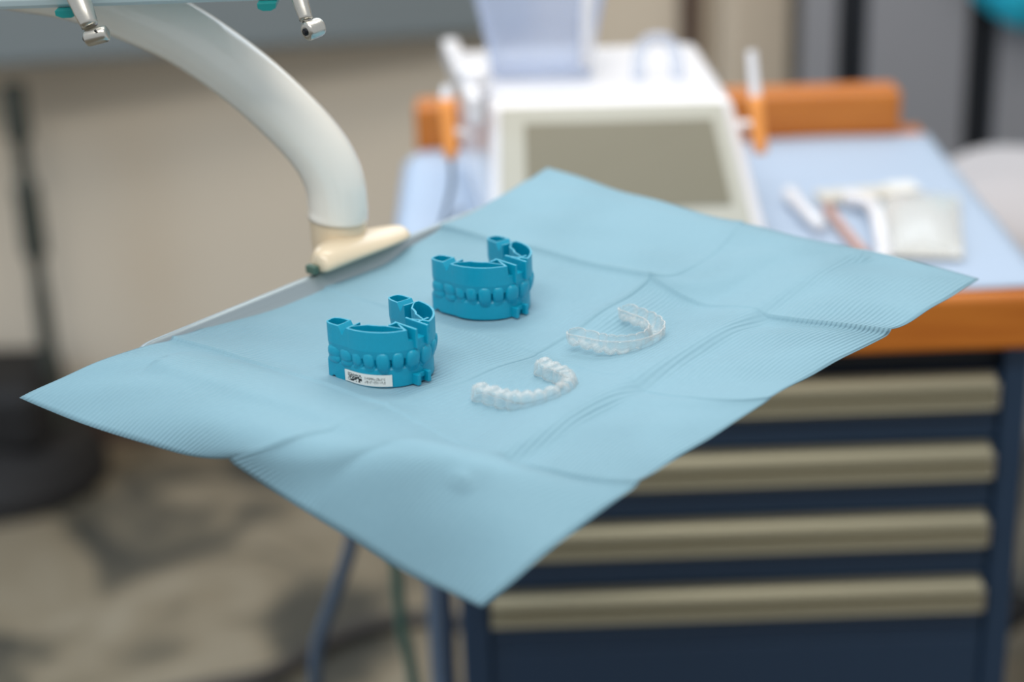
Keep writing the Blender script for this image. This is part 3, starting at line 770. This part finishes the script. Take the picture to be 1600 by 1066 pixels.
def dental_model(label, loc, rotz, sticker, sc=1.0):
    t = thing('dental_model', label, 'dental model', loc, rotz, 'printed dental models on the bib')
    t.scale = (sc, sc, sc)
    # ---- upper arch (upside down base, hollow with open cells on top)
    Q, N, s = arch(21.5, 23.5, 19, 2.0, 260); LT = s[-1]
    secs = []
    for d0 in s:
        d = min(d0, LT - d0); near = d0 < LT / 2
        w_in = 5.0; w_out = 5.2 + 0.9 * min(1, d / 20)
        rnd = math.sqrt(max(0.0, 1 - (max(0, 6.5 - d) / 6.6) ** 2)); w_in *= 0.35 + 0.65 * rnd; w_out *= 0.35 + 0.65 * rnd
        top = 33.0 + 0.6 * min(1, d / 30); cav = None
        if 1.2 < d < 10.8: cav = 24
        elif 11.4 <= d < 17.4: top -= 4.8 * (1 - abs(d - 14.4) / 3.0)
        elif 18.6 < d < 47: cav = 24
        if abs(d0 - LT / 2) < 6.2:
            top = 27.0; cav = None
        th = 1.15
        ci = w_in - th; co = w_out - th
        if 18.6 < d < 47:                                     # the cell is lens shaped
            f = min(1, (d - 18.6) / 7, (47 - d) / 9); ci = -co + 1.0 + (ci + co - 1.0) * max(0.02, f) ** 0.6
        wt = ci + th if (cav and d > 18) else w_in
        zc = cav if cav else top - 0.001
        if not cav: ci = co = 0.3
        ci = max(ci, -co + 0.3); wt = max(wt, ci + 0.4)
        zs = min(24.5, top - 0.3)
        secs.append([(-w_in + 0.8, 17), (-w_in, 22), (-w_in, zs - 0.2), (-wt, zs), (-wt, top), (-ci, top), (-ci, zc), (co, zc), (co, top), (w_out, top), (w_out, 22), (w_out - 0.9, 17)])
    up = obj('upper_arch', loft(bmesh.new(), Q, N, secs), 'resin', t)
    md = up.modifiers.new('bevel', 'BEVEL'); md.width = 0.00025; md.segments = 2; md.limit_method = 'ANGLE'; md.angle_limit = math.radians(50)
    for x in (4.2, -4.2):                                     # two plates crossing the front
        bm = bmesh.new(); box(bm, (x - 0.75) * .001, (x + 0.75) * .001, .0135, .0315, .0225, .0338)
        obj('plate', bm, 'resin', up, bevel=0.0003)
    bm = bmesh.new(); box(bm, .0042, .0095, .0140, .0155, .0235, .0337); obj('plate_web', bm, 'resin', up, bevel=0.0003)
    bm = bmesh.new(); box(bm, -.0125, -.0042, .0225, .0240, .0235, .0337); obj('plate_web', bm, 'resin', up, bevel=0.0003)
    # ---- lower arch base: straight walls, faceted, with little recesses at its foot
    Qf, Nf, sf = arch(21.0, 22.5, 19, 1.5, 200); LF = sf[-1]
    secs = []
    for d0 in sf:
        d = min(d0, LF - d0)
        z0 = 0.0
        if 2.5 < d < 6.5: z0 = 1.5 * math.sin(math.pi * (d - 2.5) / 4)
        fac = abs(math.sin(math.pi * d / 18.0))
        secs.append([(-5.6, z0), (5.0 + 0.35 * fac, z0), (5.0 + 0.35 * fac, 10.6), (4.3, 11.8), (-4.6, 11.8), (-5.6, 10.6)])
    lo = obj('lower_arch', loft(bmesh.new(), Qf, Nf, secs), 'resin', t)
    md = lo.modifiers.new('bevel', 'BEVEL'); md.width = 0.0005; md.segments = 2; md.limit_method = 'ANGLE'; md.angle_limit = math.radians(60)
    # articulating lug in front: a bar with two pegs
    bm = bmesh.new()
    for a, b, c, d, e, f in ((3.0, 5.4, 24.5, 31.8, 0.3, 6.6), (-4.6, -2.2, 24.5, 31.8, 0.3, 6.6), (-2.2, 3.0, 24.5, 29.3, 3.4, 6.2)):
        box(bm, a * .001, b * .001, c * .001, d * .001, e * .001, f * .001)
    obj('lug', bm, 'resin', lo, bevel=0.0003)
    # ---- teeth
    widths = TEETH + TEETH[::-1]; tot = sum(widths)
    for arch_part, par, off, zc, dep, lower in (('tooth', up, 1.2, 16.4, 8.2, False), ('lower_tooth', lo, 0.9, 12.0, 7.4, True)):
        acc = 0.0
        for k, w in enumerate(widths):
            m_ = (acc + w / 2) / tot * (LT - 3) + 1.5; acc += w
            i = int(m_ / LT * (len(Q) - 1)); q, n = Q[i], N[i]
            kk = min(k, 13 - k)
            hgt = (9.0, 9.4, 9.6, 10.0, 11.4, 10.4, 11.4)[kk] * (0.78 if lower else 1.0)
            pt = (0.0, 0.0, 0.4, 0.6, 1.6, 0.3, 0.2)[kk]
            dp = (9.0, 9.0, 7.8, 7.6, 7.4, 6.4, 6.6)[kk]
            key = ('t', kk, lower)
            if key not in TM: TM[key] = tooth_mesh(w * LT / tot * 1.13, dp, hgt, pt if not lower else 0.0)
            o = put('tooth', TM[key], 'resin', par)
            of = off + (0.46 * kk if not lower else 0.15 * kk)
            o.location = ((q[0] + n[0] * of) * .001, (q[1] + n[1] * of) * .001, (zc + random.uniform(-.3, .3) - (0.5 if kk in (4, 6) and not lower else 0)) * .001)
            o.rotation_euler = (math.radians(random.uniform(-4, 4)) - (0.16 if kk > 3 and not lower else 0), 0, math.atan2(n[1], n[0]) - math.pi / 2 + math.radians(random.uniform(-7, 7)))
    # ---- printed label
    if sticker:
        i0, i1 = int(0.135 * 199), int(0.375 * 199)
        bm = bmesh.new(); rows = []
        for i in range(i0, i1 + 1):
            q, n = Qf[i], Nf[i]
            rows.append([bm.verts.new(((q[0] + n[0] * o_) * .001, (q[1] + n[1] * o_) * .001, z * .001)) for o_, z in ((5.45, 1.0), (5.75, 1.0), (5.75, 7.8), (5.45, 7.8))])
        for A, B in zip(rows, rows[1:]):
            for k in range(4): bm.faces.new((A[k], A[(k + 1) % 4], B[(k + 1) % 4], B[k]))
        bm.faces.new(rows[0]); bm.faces.new(rows[-1][::-1])
        lb = obj('label', bm, 'label', t); lb['label'] = 'white printed sticker'
        rnd = random.Random(3)
        bm = bmesh.new()
        def mark(f0, f1, z0, z1):
            pts = []
            for f in (f0, f1):
                x = i0 + (i1 - i0) * f; i = min(int(x), 197); g = x - i
                q = Qf[i] * (1 - g) + Qf[i + 1] * g; n = Nf[i]
                pts.append((q, n))
            c = []
            for z in (z0, z1):
                for o_ in (5.70, 5.80):
                    for q, n in (pts if o_ < 5.75 else pts[::-1]):
                        c.append(((q[0] + n[0] * o_) * .001, (q[1] + n[1] * o_) * .001, z * .001))
            hexa(bm, c)
        for r in range(9):                                    # irregular dark printed patch
            f = 0.09
            while f < 0.44:
                w = rnd.uniform(0.010, 0.034)
                if rnd.random() < 0.55: mark(f, min(f + w, 0.45), 2.1 + r * 0.51, 2.1 + r * 0.51 + 0.47)
                f += w
        for r in range(2):                                    # two lines of tiny characters, too small to read
            f = 0.51
            while f < 0.87:
                w = rnd.uniform(0.010, 0.020); h0 = 4.5 - r * 2.1
                mark(f, f + w * 0.55, h0 + rnd.choice((0, 0, 0.5)), h0 + rnd.choice((1.6, 1.6, 1.0)))
                if rnd.random() < 0.5: mark(f, f + w, h0 + 1.25, h0 + 1.6)
                f += w + 0.008
        obj('print', bm, 'ink', lb)
    return t
TM = {}
ROT = math.radians(-135)
dental_model('teal printed dental model with a white printed label on its base', (0.1972, 0.0150, H + 0.0036), ROT, True, 0.94)
dental_model('teal printed dental model without a label, standing farther back', (0.2502, 0.1062, H + 0.0036), ROT - math.radians(1), False, 0.95)

# ------------------------------------------------------------------ clear aligners
def aligner(label, loc, rotz, up, tilt=0.0, sc=1.0):
    t = thing('clear_aligner', label, 'aligner', loc, rotz, 'clear aligners lying on the bib')
    t.scale = (sc, sc, sc)
    Q, N, s = arch(20.5, 22.0, 15, 2.0, 240); LT = s[-1]
    widths = TEETH + TEETH[::-1]; tot = sum(widths)
    edges = np.r_[0, np.cumsum(widths)] / tot * LT
    secs = []
    for d0 in s:
        k = min(np.searchsorted(edges, d0, side='right') - 1, 13); f = (d0 - edges[k]) / (edges[k + 1] - edges[k])
        bul = math.sin(math.pi * min(max(f, 0), 1)) ** 0.55
        kk = min(k, 13 - k); front = kk / 6.0
        wi = (4.8 - 1.5 * front) * (0.70 + 0.30 * bul); wo = (5.4 - 1.0 * front) * (0.72 + 0.28 * bul)
        hgt = (7.6 + 2.0 * front) * (0.76 + 0.24 * bul)
        cusp = 1.5 * math.sin(2 * math.pi * f) ** 2 * (1 - front)
        fl = 0.5 * bul
        d = min(d0, LT - d0); e = math.sqrt(max(0.02, 1 - (max(0, 4 - d) / 4.05) ** 2)); wi *= e; wo *= e
        secs.append([(-wi - 0.3, 0.0 + 0.5 * (1 - bul)), (-wi, hgt * 0.40), (-wi * 0.92, hgt * 0.72), (-wi * 0.62, hgt * 0.95 - cusp * 0.2), (-wi * 0.2, hgt - cusp - 0.6 * (1 - front)),
                     (wo * 0.2, hgt - cusp - 0.6 * (1 - front)), (wo * 0.66, hgt * 0.97), (wo * 0.95, hgt * 0.74), (wo + 0.1 + fl, hgt * 0.38), (wo + 0.4, 0.0 + 0.6 * (1 - bul))])
    if not up:                                                # lying on its biting edge, open side up
        hm = max(z for sec in secs for _, z in sec)
        secs = [[(o_, hm - z) for o_, z in sec] for sec in secs]
    bm = loft(bmesh.new(), Q, N, secs, close_ring=False)
    o = obj('shell', bm, 'aligner', t, smooth=True)
    o.rotation_euler = (tilt, 0, 0)
    md = o.modifiers.new('thick', 'SOLIDIFY'); md.thickness = 0.0007; md.offset = 0
    # rolled trim line along both borders
    for side in (0, -1):
        pts = [((q[0] + n[0] * sec[side][0]) * .001, (q[1] + n[1] * sec[side][0]) * .001, sec[side][1] * .001) for q, n, sec in zip(Q, N, secs)][::3]
        e = obj('trim_edge', tube(bmesh.new(), pts, 0.00042, 6), 'aligner', o, smooth=True)
    return t
aligner('clear aligner lying nearest the front edge of the bib', (0.2710, -0.0205, H + 0.0040), math.radians(-48 - 90), True)
aligner('clear aligner lying open side up in the creased middle panel', (0.3215, 0.0440, H + 0.0040), math.radians(-43 - 90), False, 0.0)
